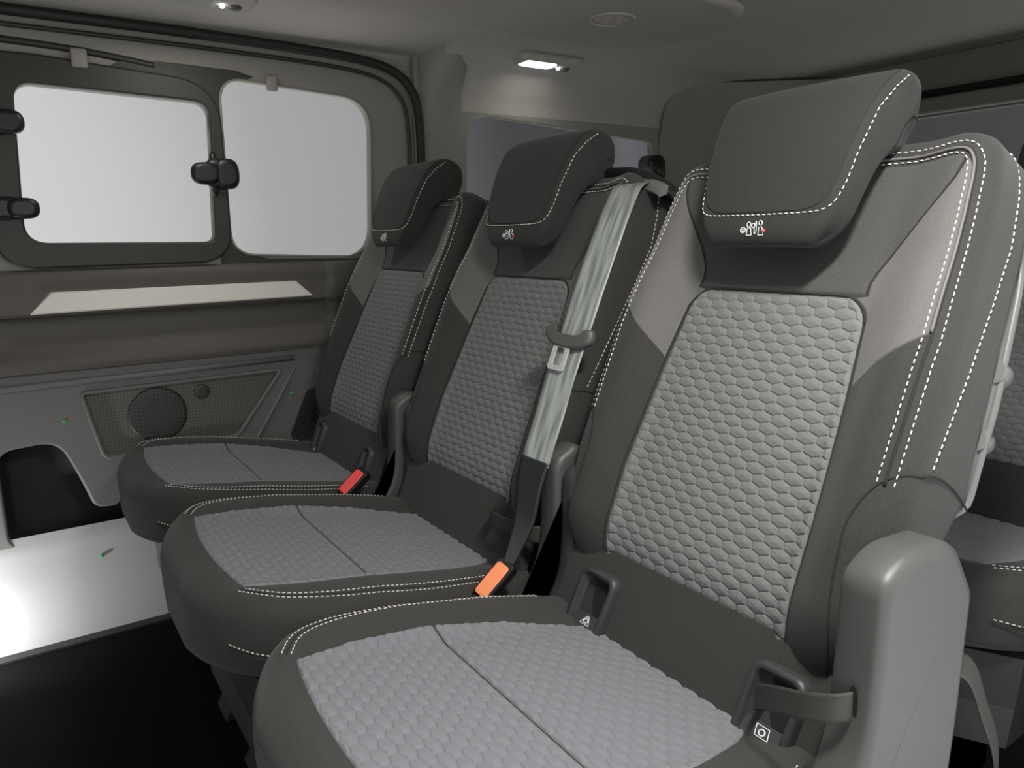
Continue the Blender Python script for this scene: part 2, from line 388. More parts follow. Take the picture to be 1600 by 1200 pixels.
# --- head restraint
def head_profile():
    c = [(.066, .445), (.071, .50), (.068, .55), (.056, .588), (.030, .609), (-.002, .611), (-.022, .598), (-.031, .573), (-.027, .549), (-.011, .534), (.006, .524), (.018, .500), (.022, .465), (.024, .430), (.034, .409), (.050, .403), (.061, .416)]
    return smooth_path([(v, w_) for w_, v in c], 6, True)   # (v, w)
def head_body():
    P = head_profile(); T = np.roll(P, -1, 0)-np.roll(P, 1, 0); T /= np.linalg.norm(T, axis=1)[:, None]; Nn = np.stack([T[:, 1], -T[:, 0]], 1)
    cen = P.mean(0)
    if ((P-cen)*Nn).sum() < 0: Nn = -Nn
    R = .011; loops = []
    ss = np.r_[-1, np.linspace(-.97, .97, 1)]
    prof = [(R*(1-math.sin(a)), R*(1-math.cos(a))) for a in np.linspace(0, np.pi/2*.98, 9)]  # (inward across, inset)
    seq = [(-1, a, i) for a, i in [(R*(1-math.cos(t)), R*(1-math.sin(t))) for t in np.linspace(0.02, np.pi/2, 9)]]
    seq += [(s, None, 0) for s in np.linspace(-.8, .8, 11)]
    seq += [(1, a, i) for a, i in [(R*(1-math.cos(t)), R*(1-math.sin(t))) for t in np.linspace(np.pi/2, 0.02, 9)]]
    hw = .0885+np.clip((P[:, 0]-.41)/.17, 0, 1)*.019-.016*np.clip((.455-P[:, 0])/.052, 0, 1)**2-.012*np.clip((.020-P[:, 1])/.050, 0, 1)**1.5*smoothstep(.52, .54, P[:, 0])
    bow = lambda s: .004*(1-s*s)
    for s, a, i in seq:
        Q = P-Nn*i; u = s*hw if a is None else s*(hw-a); frac = np.abs(u)/hw
        loops.append(bpt(u, Q[:, 0], Q[:, 1]+.004*(1-frac**2)))
    V, F = loft(loops, False, False); V = list(V)
    b0 = int(np.argmin(np.abs(P[:, 1]-.048)+np.abs(P[:, 0]-.404)*3)); t0 = int(np.argmin(P[:, 1])); n = len(P)
    for ring in (loops[0], loops[-1]):      # side panels as a fine ladder between front and rear chain
        R_ = np.roll(np.asarray(ring), -b0, 0); k = (t0-b0) % n; A = R_[:k+1]; B = np.concatenate([R_[k:], R_[:1]])[::-1]
        tb_ = np.linspace(0, len(B)-1, len(A)); Br = np.stack([np.interp(tb_, np.arange(len(B)), B[:, j]) for j in range(3)], 1)
        cols = 9; G = [A[i]*(1-c)+Br[i]*c for i in range(len(A)) for c in np.linspace(0, 1, cols)]
        F = F+grid_faces(len(A), cols, off=len(V)); V += G
    return np.array(V), F
def head_edge_pts(sgn_list=(1,)):
    """stitch line round the front of the head restraint"""
    pass
# --- cushion
XF = .140
def Wc(X): 
    t = np.clip((.30-X)/(.30-XF), 0, 1); a = .243*(1-t**2.4*.93)**(1/2.4); b = np.interp(X, [.3, .48, .58, .62], [.243, .243, .225, .205]); return np.where(X < .30, a, b)
ZB = -.525
def Gz(X, u):
    W = Wc(X); a = np.abs(u); base = -.425-.195*(X-.204)
    bol = smoothstep(.13, .19, a)*np.interp(X, [.14, .22, .35, .58], [0, .008, .016, .014])
    nose = -np.where(X < .20, ((.20-X)/.06)**2*.010, 0)
    # distance to the outline (side and nose)
    ds = np.maximum(W-a, 0); tt = np.clip(a/.243, 0, .999); xo = .30-(.30-XF)*np.clip((1-tt**2.4)/.93, 0, 1)**(1/2.4); dn = np.maximum(X-xo, 0)*.9
    R = .032; q = np.minimum(ds, R); q2 = np.minimum(dn, R); q = np.minimum(q, q2)
    return base+bol+nose-(R-np.sqrt(np.maximum(R*R-(R-q)**2, 0)))
def cushion_body():
    xs = np.r_[XF+.0005+.06*(1-np.cos(np.linspace(0, np.pi/2, 22))), np.linspace(.20, .60, 40)[1:]]
    loops = []
    tt = np.sin(np.linspace(-np.pi/2, np.pi/2, 61))
    for X in xs:
        W = float(Wc(X)); u = tt*W; z = Gz(X, u); sid = []
        zb = ZB-.06*smoothstep(.2, .55, X)
        for z_ in np.linspace(z[-1], zb, 7)[1:]:
            k = (z_-z[-1])/(zb-z[-1]); sid.append((W+.004*math.sin(k*math.pi)-.02*k**2, z_))
        und = [(x, zb) for x in np.linspace(sid[-1][0], -sid[-1][0], 9)[1:-1]]
        ll = list(zip(u, z))+sid+und+[(-a, b) for a, b in sid[::-1]]
        a = np.array(ll); sh = np.where(X < .22, -(a[:, 1]-(-.45))*0, 0)
        loops.append(np.stack([np.full(len(a), X), .567+a[:, 0], a[:, 1]], 1))
    return loft(loops)
def cpt(X, u, off=0):
    X = np.asarray(X, float); u = np.asarray(u, float); return np.stack([X, .567+u, Gz(X, u)+off], -1)
def hex_panel_cushion():
    s = np.linspace(0, 1, 520); t = np.linspace(-1, 1, 460); S, Tt = np.meshgrid(s, t, indexing='ij')
    Xn = .193+S*(.582-.193)
    hw = np.interp(Xn, [.19, .2, .26, .36, .46, .54, .585], [.146, .150, .163, .168, .160, .141, .122]); U = Tt*hw
    X = .188+.014*(U/.15)**2; X = X+S*(.582-X)
    e = np.minimum(hw-np.abs(U), np.minimum(X-(.188+.014*(U/.15)**2), .582-X)); e = smoothstep(0, .004, e)
    cre = np.exp(-((X-.3705)/.0016)**2)*.0022
    off = -.0012+.0022*np.sqrt(e)+hexh(U, X, .0245, .0125, .0030, ax=-.25)*e*(1-np.exp(-((X-.3705)/.003)**2))-cre
    return cpt(X, U, off).reshape(-1, 3), grid_faces(520, 460)
def c_on(P, off=0):
    X, u = P[:, 0], P[:, 1]; p = cpt(X, u); n = surf_normal(lambda a, b: cpt(a, b), X, u); n = n*np.where(n[:, 2:] < 0, -1, 1); return p+n*off, n

SX = .40
def isofix(parent, uc, wdt=.058, hgt=.078):
    """moulded anchor pocket on the skirt below the backrest"""
    t = root_child('anchor_pocket', parent)
    return t
def skirt_frame():
    p0 = np.array([.570, 0, -.505]); p1 = np.array([.606, 0, -.415]); d = p1-p0; l = np.linalg.norm(d); d /= l; n = np.array([-d[2], 0, d[0]]); return p0, d, n, l
def sk_pt(u, s, h):
    p0, d, n, l = skirt_frame(); u = np.asarray(u, float)[..., None]; s = np.asarray(s, float)[..., None]; h = np.asarray(h, float)[..., None]
    return np.array([0, .567, 0])+p0+u*U_+s*d+h*n
def ring_loft(rings):
    """rings: list of (outline[(u,s)], h) -> lofted surface on the skirt"""
    loops = [sk_pt(np.array(o)[:, 0], np.array(o)[:, 1], np.full(len(o), h)) for o, h in rings]; return loops
def build_pocket(parent, uc, sk=0.0, w_=.062, s0=-.002, s1=.082, icon='tri'):
    def o(ins, r): return [(uc+x+sk*(y-.04), y) for x, y in rrect(-w_/2+ins, w_/2-ins, s0+ins, s1-ins, max(r-ins*.6, .002), 6)]
    loops = ring_loft([(o(-.003, .016), -.002), (o(-.002, .014), .008), (o(.001, .014), .0125), (o(.005, .013), .0125), (o(.0075, .012), .010), (o(.009, .011), .0012)])
    V, F = loft(loops, False, True); b = mk('anchor_pocket', V, F, M['coverlo'], parent)
    mx = lambda x, y: (uc+x+sk*(y-.04), y)
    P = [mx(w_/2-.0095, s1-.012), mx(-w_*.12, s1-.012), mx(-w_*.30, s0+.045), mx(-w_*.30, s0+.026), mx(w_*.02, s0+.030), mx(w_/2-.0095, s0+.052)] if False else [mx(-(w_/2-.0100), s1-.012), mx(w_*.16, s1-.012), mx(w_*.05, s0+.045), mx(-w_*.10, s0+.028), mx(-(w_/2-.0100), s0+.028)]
    V, F = loft(ring_loft([(P, .0014), (P, .0020)])); mk('dark_inset', V, F, M['blackm'], b, smooth=False)  # shade inside the pocket drawn as a thin black plate
    a = [mx(-w_/2+.0085, s0+.0085), mx(w_/2-.0085, s0+.0085), mx(w_/2-.0095, s0+.027), mx(-w_/2+.0095, s0+.027)]
    top = sk_pt([p[0] for p in a], [p[1] for p in a], [.0105, .0105, .0022, .0022]); bot = sk_pt([p[0] for p in a], [p[1] for p in a], [.0005]*4)
    mk('lip', np.concatenate([top, bot]), [(0, 1, 2, 3), (4, 7, 6, 5), (0, 4, 5, 1), (1, 5, 6, 2), (2, 6, 7, 3), (3, 7, 4, 0)], M['coverlo'], b, smooth=False)
    ic = MB()
    def lp(u, s): k = (s-(s0+.0085))/.0185; return sk_pt(uc+u, s, .0110-.0083*k)
    if icon == 'tri':
        P = [lp(-.008, s0+.014), lp(.008, s0+.014), lp(.0015, s0+.024), lp(-.0015, s0+.024)]
    else:
        P = [lp(-.009, s0+.014), lp(.006, s0+.014), lp(.009, s0+.024), lp(-.006, s0+.024)]
    P = resample(np.array(P+[P[0]]), .001); ic.add(*tube_vf(P, .0006, 5))
    th = np.linspace(0, 2*np.pi, 13)
    ic.add(*tube_vf(np.array([lp(.0035*math.cos(a), s0+.0185+.0028*math.sin(a)) for a in th]), .0009, 5))
    ic.build('symbol', M['white'], b, label='white printed anchor symbol')
    return b
def build_cover(parent, u0, u1, x0, x1, ztop, m, foot=-.56, slot=False, back_drop=.03, rr=.010):
    """moulded hinge cover: upright boot that sweeps forward at its foot; u0 outer, u1 inner"""
    prof = [(x0, ztop-.018), (x0-.002, ztop-.10), (x0-.008, ztop-.165), (x0-.040, ztop-.215), (x0-.105, ztop-.255), (x0-.11, foot), (x1-.02, foot), (x1, ztop-.20), (x1+.004, ztop-.06), (x1-.006, ztop-back_drop), (x1-.035, ztop-.004), (x0+.035, ztop), ]
    P = np.array(rpoly(prof, [.016, .04, .04, .05, .02, .014, .02, .04, .03, .016, .02, .016], 6)); cen = P.mean(0)
    T = np.roll(P, -1, 0)-np.roll(P, 1, 0); T /= np.linalg.norm(T, axis=1)[:, None]+1e-9; Nn = np.stack([T[:, 1], -T[:, 0]], 1)
    if ((P-cen)*Nn).sum() < 0: Nn = -Nn
    loops = []; s = 1 if u1 > u0 else -1
    for a in np.linspace(0, np.pi/2, 6): loops.append((u0+s*rr*(1-math.sin(a)), rr*(1-math.cos(a)))) 
    loops = [(u0+s*rr*(1-math.cos(a)), rr*(1-math.sin(a))) for a in np.linspace(0, np.pi/2, 6)]+[(u1-s*rr*.5, 0), (u1, rr*.4)]
    LL = [np.stack([(P-Nn*i)[:, 0], np.full(len(P), .567+u), (P-Nn*i)[:, 1]], 1) for u, i in loops]
    V, F = loft(LL); o = mk('hinge_cover', V, F, m, parent); autosmooth(o, 50); return o

def build_seat(rt_):
    # backrest --------------------------------------------------
    BV, BF = back_body(); br = root_dummy = None; panels = []
    V, F = hex_panel_back(); panels.append(('centre_panel', V, F, M['hex'], 'light grey panel quilted in hexagons'))
    V, F = yoke_mesh(); panels.append(('yoke_panel', V, F, M['yoke'], 'mid grey cloth yoke under the head restraint'))
    for s in (1, -1):
        V, F = patch_mesh(s); panels.append(('shoulder_patch', V, F, M['light'], 'lighter grey cloth insert'))
    sm = MB(); st = MB(); pp = MB()
    for s in (1, -1):
        vv = np.linspace(.178, .505, 60); uu = seam_u(vv)
        path = np.stack([s*uu, vv], 1)
        top = smooth_path([(s*seam_u(.505), .505), (s*(seam_u(.505)-.008), .518), (s*(seam_u(.505)-.024), .5235), (s*.13, .5245), (s*.06, .525)], 8)
        full = np.concatenate([path, top[1:]]); full = resample(full, .004)
        p, n = front_on(full, .0); rounded_seam(sm, p+n*.0002, .0016)
        ins = full.copy(); 
        def shift(P, k):
            T = np.gradient(P, axis=0); T /= np.linalg.norm(T, axis=1)[:, None]; nn = np.stack([-T[:, 1], T[:, 0]], 1)*s; return P+nn*k
        hi = full[full[:, 1] > .17]
        a = shift(hi, .0065); p, n = front_on(a, .0004 if False else .0010); stitch(st, p, n)
        b = shift(hi, -.0065); p, n = front_on(b, .0004); stitch(st, p, n)
        hp = full[full[:, 1] > .325]; p, n = front_on(shift(hp, .0012), .001); rounded_seam(pp, p, .0016)
        # second line on the side face
        vv = np.linspace(.205, .50, 50); wv = np.interp(vv, [.2, .3, .35, .44, .5], [-.004, -.022, -.032, -.050, -.046])
        P = bpt(s*(Wd(vv)+.0002), vv, wv); tp = smooth_path([(Wd(.50), .50, -.046), (Wd(.515)-.001, .517, -.044), (Wd(.535)-.004, .537, -.042), (.172, .5495, -.04), (.15, .5532, -.04), (.06, .5536, -.04)], 6)
        P2 = bpt(s*tp[1:, 0], tp[1:, 1], tp[1:, 2]); Pn = np.concatenate([P, P2]); N2 = np.concatenate([np.tile(s*U_, (len(P), 1)), np.tile(V_*.8+s*U_*.6, (len(P2), 1))]); stitch(st, resample(Pn, .003), np.tile(s*U_, (len(resample(Pn, .003)), 1)))
        # seam where the lower bolster wraps round the side
        q = smooth_path([(.184, -.094), (.194, -.065), (.200, -.035), (.2005, -.012), (.1985, .002), (.1962, Fr(Wd(.1962)-.0008, .1962)-.001)], 8)
        P = bpt(s*(Wd(q[:, 0])+.0003), q[:, 0], q[:, 1]); rounded_seam(sm, P, .0011)
        q = smooth_path([(Wd(.196)-.0002, .196), (.220, .1935), (.211, .187), (.201, .176), (.192, .158), (.186, .136), (.186, .114), (.188, .077), (.194, .03), (.192, .0), (.180, -.022), (.165, -.03)], 8); q[:, 0] *= s
        p, n = front_on(q, .0001); rounded_seam(sm, p, .0011)
        # inner seam of the shoulder area
        vq = np.linspace(.362, .514, 50); q = np.stack([s*ui_(vq), vq], 1)
        p, n = front_on(q, .0002); rounded_seam(sm, p, .0006)
    vv = np.linspace(-.045, .335, 80); 
    for s in (1, -1):
        p, n = front_on(np.stack([s*(PHW(vv)+.0008), vv], 1), 0); rounded_seam(sm, p, .0012)
    th = np.linspace(0, np.pi/2, 12); vq = .336+.0305*np.sin(th); 
    arc = np.concatenate([np.stack([PHW(np.minimum(vq, .366))+.0006, vq], 1), np.stack([-PHW(np.minimum(vq, .366))-.0006, vq], 1)[::-1]]); p, n = front_on(resample(arc, .004), 0); rounded_seam(sm, p, .0012)
    br = mkm('backrest', [(BV, BF, M['body']), (*mbv(sm), M['seam']), (*mbv(st), M['thread']), (*mbv(pp), M['piping'])], rt_)
    for nm, V, F, m, lb in panels: mk(nm, V, F, m, br, label=lb)
    # black top rail behind the head restraint
    V, F = loft([bpt([u-.0, u-.0, u, u], [.535, .561, .561, .535], [-.078, -.074, -.034, -.030]) for u in np.linspace(-.075, .075, 7)]); o = mk('top_rail', V, F, M['black'], rt_); 
    # back shell with its pale rim
    out = rpoly([(-.222, .17), (.222, .17), (.224, .30), (.212, .43), (.19, .49), (-.19, .49), (-.212, .43), (-.224, .30)], .03)
    tb = lambda v: -np.interp(v, [.1, .19, .25, .34, .45, .553], [.07, .100, .094, .090, .095, .098])
    LL = []
    for ins_, dw in ((.006, .006), (.0, .001), (-.001, -.006), (.002, -.011), (.008, -.013)):
        P = np.array(out); c = np.array([0, .35]); Q = c+(P-c)*(1-ins_/.2); LL.append(bpt(Q[:, 0], Q[:, 1], tb(Q[:, 1])+dw))
    V, F = loft(LL); sh = mk('back_shell', V, F, M['shell'], rt_, label='pale grey hard plastic rear shell'); autosmooth(sh, 50)
    pg = MB()
    for s in (1, -1):
        for v in (.255, .325):
            pg.add(*loft([bpt(s*.216+.012*np.cos(t_)*k, v+.013*np.sin(t_)*k, np.full(16, tb(v)-d)) for d, k, t_ in [(-.006, 1, np.linspace(0, 2*np.pi, 17)[:-1]), (.016, 1, np.linspace(0, 2*np.pi, 17)[:-1]), (.023, .8, np.linspace(0, 2*np.pi, 17)[:-1]), (.026, .4, np.linspace(0, 2*np.pi, 17)[:-1])]]))
    P = np.array(out); c = np.array([0, .35]); Q = c+(P-c)*1.004; pg.add(*tube_vf(bpt(Q[:, 0], Q[:, 1], tb(Q[:, 1])-.002), .0042, 8, True))
    pg.build('rim', M['shell'], sh, label='pale rim with rubber stops')
    # head restraint --------------------------------------------
    HV, HF = head_body()
    hs = MB(); hst = MB()
    from mathutils.bvhtree import BVHTree
    tree = BVHTree.FromPolygons([tuple(p) for p in HV], HF)
    def snap(P, D):      # drop a path on to the cloth along direction D
        out = []; nn = []
        for p, d in zip(P, D):
            h = tree.ray_cast(Vector(p+d*.05), Vector(-d)); 
            if h[0] is None: h = tree.find_nearest(Vector(p))
            out.append(h[0]); nn.append(h[1] if h[1].dot(Vector(d)) > 0 else -h[1])
        return np.array(out), np.array(nn)
    hw = lambda v: .0885+np.clip((np.asarray(v)-.41)/.17, 0, 1)*.019
    def hpath(ins_, low):
        pts = []
        for s in (-1, 1):
            side = [(s*(hw(v)-ins_), v) for v in np.linspace(.600, .470+low, 24)]
            cor = [(s*(hw(.45)-ins_-x), .470+low-y) for x, y in ((.001, .010), (.005, .021), (.013, .030), (.025, .0345))]
            pts.append(side+cor)
        return resample(smooth_path(pts[0]+[(u, .4345+low-.002*(1-(u/.06)**2)) for u in np.linspace(-.05, .05, 8)]+pts[1][::-1], 3), .003)
    q = hpath(.0035, 0); D = W_*1.0+np.clip(q[:, :1]/.06, -1, 1)**3*U_*1.1; D /= np.linalg.norm(D, axis=1)[:, None]
    P, nn = snap(bpt(q[:, 0], q[:, 1], np.interp(q[:, 1], [.43, .5, .55, .58, .6], [.058, .062, .058, .045, .03])), D); stitch(hst, P+nn*.0004, nn, r=.0007, bmp=.8)
    q = hpath(.0095, .0035); D = W_*1.0+np.clip(q[:, :1]/.06, -1, 1)**3*U_*.5; D /= np.linalg.norm(D, axis=1)[:, None]
    P, nn = snap(bpt(q[:, 0], q[:, 1], np.interp(q[:, 1], [.43, .5, .55, .58, .6], [.062, .066, .062, .05, .035])), D); rounded_seam(hs, P, .0010)
    # rear lobe seam
    q = smooth_path([(-.028, .580), (-.018, .580), (-.004, .574), (.006, .560), (.009, .542), (.012, .530)], 6)
    for s in (1, -1):
        PP, nn = snap(bpt(s*(hw(q[:, 1])), q[:, 1], q[:, 0]), np.tile(s*U_, (len(q), 1))); rounded_seam(hs, PP, .0009)
    hd = mkm('head_restraint', [(HV, HF, M['head']), (*mbv(hs), M['seam']), (*mbv(hst), M['thread'])], rt_)
    ic = MB()
    def hb(u, s): return bpt(u, .4265-s*.0165, .0645+.004-s*.0065+.0005)   # under the stitching line
    def loop_(pts, r=.00055): 
        P = resample(np.array([hb(a, b) for a, b in pts+[pts[0]]]), .0008); ic.add(*tube_vf(P, r, 5))
    def circ(a, b, r_a, r_b): loop_([(a+r_a*math.cos(t), b+r_b*math.sin(t)) for t in np.linspace(0, 2*np.pi, 12)[:-1]])
    circ(.0165, .62, .0036, .18); circ(.0165, .62, .0018, .1)
    circ(.0085, .28, .0026, .16); loop_([(.0115, .95), (.0105, .5), (.006, .48), (.0045, .95)]); circ(.0025, .35, .0022, .14); loop_([(.0005, .9), (.001, .45), (-.0015, .05), (-.002, .7)])
    circ(-.0075, .2, .0024, .15); loop_([(-.0045, .95), (-.0055, .45), (-.0095, .45), (-.0115, .95)])
    ic.build('symbol', M['white'], hd, label='small white child seat symbols')
    V, F = tube_vf(np.array([hb(-.0115, .65), hb(-.0128, .68), hb(-.014, .7)]), [.0017, .0028, .0013], 8); mk('symbol', V, F, M['redp'], hd, label='small red cross mark')
    for s in (1, -1):
        po = MB(); gc = MB(); po.add(*tube_vf([bpt(s*.045, .52, -.030), bpt(s*.045, .56, -.034)], .006, 12))
        gc.add(*loft([bpt(s*.045+r*np.cos(np.linspace(0, 2*np.pi, 17)[:-1]), np.full(16, v), -.03+r*.8*np.sin(np.linspace(0, 2*np.pi, 17)[:-1])) for v, r in ((.535, .016), (.559, .016), (.563, .013))]))
        po.build('post', M['chrome'], hd); gc.build('guide_cap', M['black'], hd)
    # cushion ---------------------------------------------------
    CV, CF = cushion_body()
    sm = MB(); st = MB()
    for s in (1, -1):
        q = smooth_path([(.196, .160), (.212, .184), (.235, .202), (.27, .214), (.32, .221), (.42, .224), (.50, .219), (.555, .206)], 12); q[:, 1] *= s
        q = resample(q, .003); p, n = c_on(q, .0); rounded_seam(sm, p, .0011)
        T = np.gradient(q, axis=0); T /= np.linalg.norm(T, axis=1)[:, None]; nn = np.stack([-T[:, 1], T[:, 0]], 1)
        for k in (.0048, -.0048): p, n = c_on(q+nn*k, .0006); stitch(st, p, n, length=.0042, pitch=.0066)
        P = smooth_path([(.172, .567+s*(float(Wc(.172))+.002), -.478), (.20, .567+s*(float(Wc(.20))+.004), -.484), (.25, .567+s*(float(Wc(.25))+.0045), -.490), (.32, .567+s*.2475, -.494)], 10)
        P = resample(P, .003); stitch(st, P, np.tile(s*U_, (len(P), 1)), length=.0042, pitch=.0066); P2 = P.copy(); P2[:, 2] -= .006; rounded_seam(sm, P2, .0011)
        P = smooth_path([(.160, .567+s*.150, -.438), (.151, .567+s*.130, -.448), (.146, .567+s*.115, -.462)], 6); 
    cu = mkm('seat_cushion', [(CV, CF, M['body']), (*mbv(sm), M['seam']), (*mbv(st), M['thread'])], rt_)
    V, F = hex_panel_cushion(); mk('centre_panel', V, F, M['hexseat'], cu, label='blue grey panel quilted in hexagons')
    # skirt between cushion and backrest
    V, F = loft([sk_pt([u, u, u, u], [-.02, .115, .115, -.02], [0, 0, -.02, -.02]) for u in np.linspace(-.20, .20, 9)]); o = mk('lower_skirt', V, F, M['body'], rt_, smooth=False)
    # base
    bs = MB()
    P = []; 
    for z, k in ((-.520, .86), (-.60, .82), (-.66, .80)):
        xs = [.19, .22, .56, .62, .62, .56, .22, .19]; us = [-.14, -.2, -.2, -.16, .16, .2, .2, .14]
        P.append([(x+(.0 if z > -.55 else .012), .567+u*k/.86, z-.02) for x, u in zip(xs, us)])
    bs.add(*loft(P)); bs.build('base_frame', M['coverlo'], rt_, smooth=False)
    for s in (1, -1):
        V, F = loft([[(.33-dx, .567+s*.15-.035, z), (.33-dx, .567+s*.15+.035, z), (.50+dx, .567+s*.15+.035, z), (.50+dx, .567+s*.15-.035, z)] for z, dx in ((-.64, .0), (-.80, -.03), (-.86, .06), (-.897, .08))]); o = mk('leg', V, F, M['blackm'], rt_, smooth=False)

# ================================================================== SETTING
YW = 1.95
def strip(name, pts, x0, x1, m, parent=None, closed=False, thick=.01, kind=None, nx=2, smooth=True):
    """profile (y,z) run along x, with thickness away from the cabin"""
    P = np.array(pts, float); T = np.gradient(P, axis=0); T /= np.linalg.norm(T, axis=1)[:, None]; Nn = np.stack([-T[:, 1], T[:, 0]], 1)
    LL = []
    for x in np.linspace(x0, x1, nx):
        A = np.stack([np.full(len(P), x), P[:, 0], P[:, 1]], 1); Q = P+Nn*thick; B = np.stack([np.full(len(P), x), Q[:, 0], Q[:, 1]], 1)[::-1]; LL.append(np.concatenate([A, B]))
    V, F = loft(LL); o = mk(name, V, F, m, parent, smooth); autosmooth(o, 40)
    if kind: o['kind'] = kind
    return o
# floor
V, F = box_vf(-1.3, 2.6, .02, 2.05, -.93, -.90); o = mk('floor', V, F, M['floor'], smooth=False); o['kind'] = 'structure'
V, F = box_vf(-1.33, -1.30, .02, 2.0, -.9, .5); o = mk('front_light_stop', V, F, M['doorup'], smooth=False); o['kind'] = 'structure'  # unseen panel added to keep light from coming in at the front
# ceiling: gently crowned cloth, turned down along both sides
cp_ = smooth_path([(.10, .42), (.16, .465), (.28, .492), (.6, .499), (1.05, .501), (1.5, .500), (1.74, .497), (1.88, .490), (1.945, .482)], 8)
strip('ceiling', cp_[::-1], -1.3, 2.5, M['head_liner'], thick=-.012, kind='structure', nx=3)
# long raised roof panel with rounded end
def roof_panel():
    LL = []; out = rpoly([(-1.2, 1.18), (1.54, 1.20), (1.54, 1.64), (-1.2, 1.60)], [.05, .24, .24, .05], 14)
    for ins_, z in ((-.004, .506), (.0, .4975), (.006, .4905), (.016, .4885)):
        c = np.array([.17, 1.41]); P = np.array(out); k = np.array([1-ins_/1.35, 1-ins_/.21]); Q = c+(P-c)*k
        LL.append(np.stack([Q[:, 0], Q[:, 1], np.full(len(Q), z)], 1))
    V, F = loft(LL); o = mk('trim_1', V, F, M['roof_panel']); o['kind'] = 'structure'; return o
roof_panel()
# sliding door opposite: skin behind, window board with real openings, lower trim
door = root('door_1', (.3, YW, 0), kind='structure')
w1 = rpoly([(.060, .012), (.075, .318), (.14, .332), (.445, .318), (.437, .004)], [.045, .03, .02, .04, .02], 6)
w1 = rpoly([(.048, .006), (.064, .334), (.450, .322), (.436, .002)], [.045, .035, .038, .02], 8)
w2 = rpoly([(.474, -.030), (.478, .385), (.862, .362), (.842, -.046)], [.06, .06, .085, .085], 10)
outer = [(-1.25, -.055), (-1.25, .49), (1.0, .49), (1.0, -.055)]
dskin = plate('door_frame', outer, [w1, w2], YW+.004, YW+.03, M['pillar'], door, bevel=.004)
# upper raised groove in the trim
# sliding pane frame ring
ring_o = rpoly([(-.014, -.050), (.004, .392), (.10, .394), (.474, .368), (.476, -.048)], [.085, .07, .03, .10, .085], 10)
fr1 = plate('sash_frame', ring_o, [w1], YW-.014, YW+.006, M['wframe'], door, bevel=.005)
# dark surround between the panes
sur = rpoly([(.44, -.062), (.44, .372), (.50, .398), (.60, .40), (.60, -.062)], .01)
surr = plate('glazing_surround', [p for p in w2 if p[0] < .545]+[(.56, .392), (.52, .402), (.40, .405), (.28, .404), (.24, .380), (.447, .33), (.449, -.058), (.862, -.058), (.845, -.050), (.56, -.042)], [], YW-.001, YW+.012, M['wframe'], door, bevel=.0005)
gr = MB(); gp = smooth_path([(-.60, .30), (-.42, .385), (-.24, .412), (-.02, .419), (.16, .414), (.28, .403), (.34, .395)], 8); gr.add(*tube_vf(np.stack([gp[:, 0], np.full(len(gp), YW+.003), gp[:, 1]], 1), .0075, 8)); gr.build('groove', M['wframe'], door)
# glass panes
def pane(name, ring, y, m, n, tinted=None):
    g = plate('window_%d' % n, ring, [], y, y+.004, m, None, bevel=.0005); g['kind'] = 'structure'; return g
def grow(ring, k): 
    P = np.array(ring); c = P.mean(0); return [tuple(c+(p-c)*k) for p in P]
p1 = pane('p', grow(w1, 1.012), YW+.012, M['glass'], 1); p2 = pane('p', grow(w2, 1.006), YW+.032, M['glass'], 2)
# rim of the fixed pane
rm = MB(); P = np.array(w2); P3 = np.stack([P[:, 0], np.full(len(P), YW-.002), P[:, 1]], 1); rm.add(*tube_vf(P3, .003, 8, True)); rm.build('glazing_rim', M['pillar'], door)
# seal round the opening
sp = smooth_path([(-1.25, .478), (-.4, .474), (.05, .470), (.42, .468), (.70, .462), (.85, .452), (.93, .430), (.972, .39), (.988, .34), (.992, .25), (.988, .10), (.985, -.05), (.985, -.3), (.985, -.895)], 8)
sm_ = MB(); sm_.add(*tube_vf(np.stack([sp[:, 0], np.full(len(sp), 1.922), sp[:, 1]], 1), .0115, 10)); so = sm_.build('trim_2', M['rubber']); so['kind'] = 'structure'
# door trim rib under the seal
sp2 = sp.copy(); c = np.array([.2, .1]); sp2 = c+(sp-c)*np.array([.970, .935]); sm_ = MB(); sm_.add(*tube_vf(np.stack([sp2[:, 0], np.full(len(sp2), YW-.008), sp2[:, 1]], 1)[:90], .005, 8)); sm_.build('trim_rib', M['wframe'], door)
# clips
for x, z, w0, h0 in ((.190, .392, .016, .020), (.600, .378, .013, .018)):
    V, F = box_vf(x-w0, x+w0, YW-.022, YW-.004, z-h0, z+h0); o = mk('trim_clip', V, F, M['pillar'], door, smooth=False); bev(o, .005)
# catches of the sash
def catch(x, z, parts_, m=M['black']):
    c = None
    for i, (dx, rx, rz, dy, nm) in enumerate(parts_):
        th = np.linspace(0, 2*np.pi, 25)[:-1]; LL = []
        for k, yy in ((.92, .004), (1, 0), (1, -.008), (.9, -.013), (.6, -.016)):
            e_ = np.sign(np.cos(th))*np.abs(np.cos(th))**.7*rx*k; f_ = np.sign(np.sin(th))*np.abs(np.sin(th))**.8*rz*k
            LL.append(np.stack([x+dx+e_, np.full(24, YW-.014+yy+dy), z+f_], 1))
        V, F = loft(LL); o = mk(nm, V, F, m, door if c is None else c); c = o if c is None else c
    return c
catch(.452, .160, [(0, .028, .036, 0, 'sash_catch'), (-.026, .034, .026, -.005, 'knob'), (.022, .028, .036, -.004, 'striker'), (-.006, .010, .052, .006, 'latch_plate')])
catch(.010, .252, [(0, .045, .028, 0, 'sash_catch'), (.035, .030, .024, -.006, 'knob')])
catch(.010, .078, [(0, .050, .024, 0, 'sash_catch'), (.042, .030, .022, -.006, 'knob')])
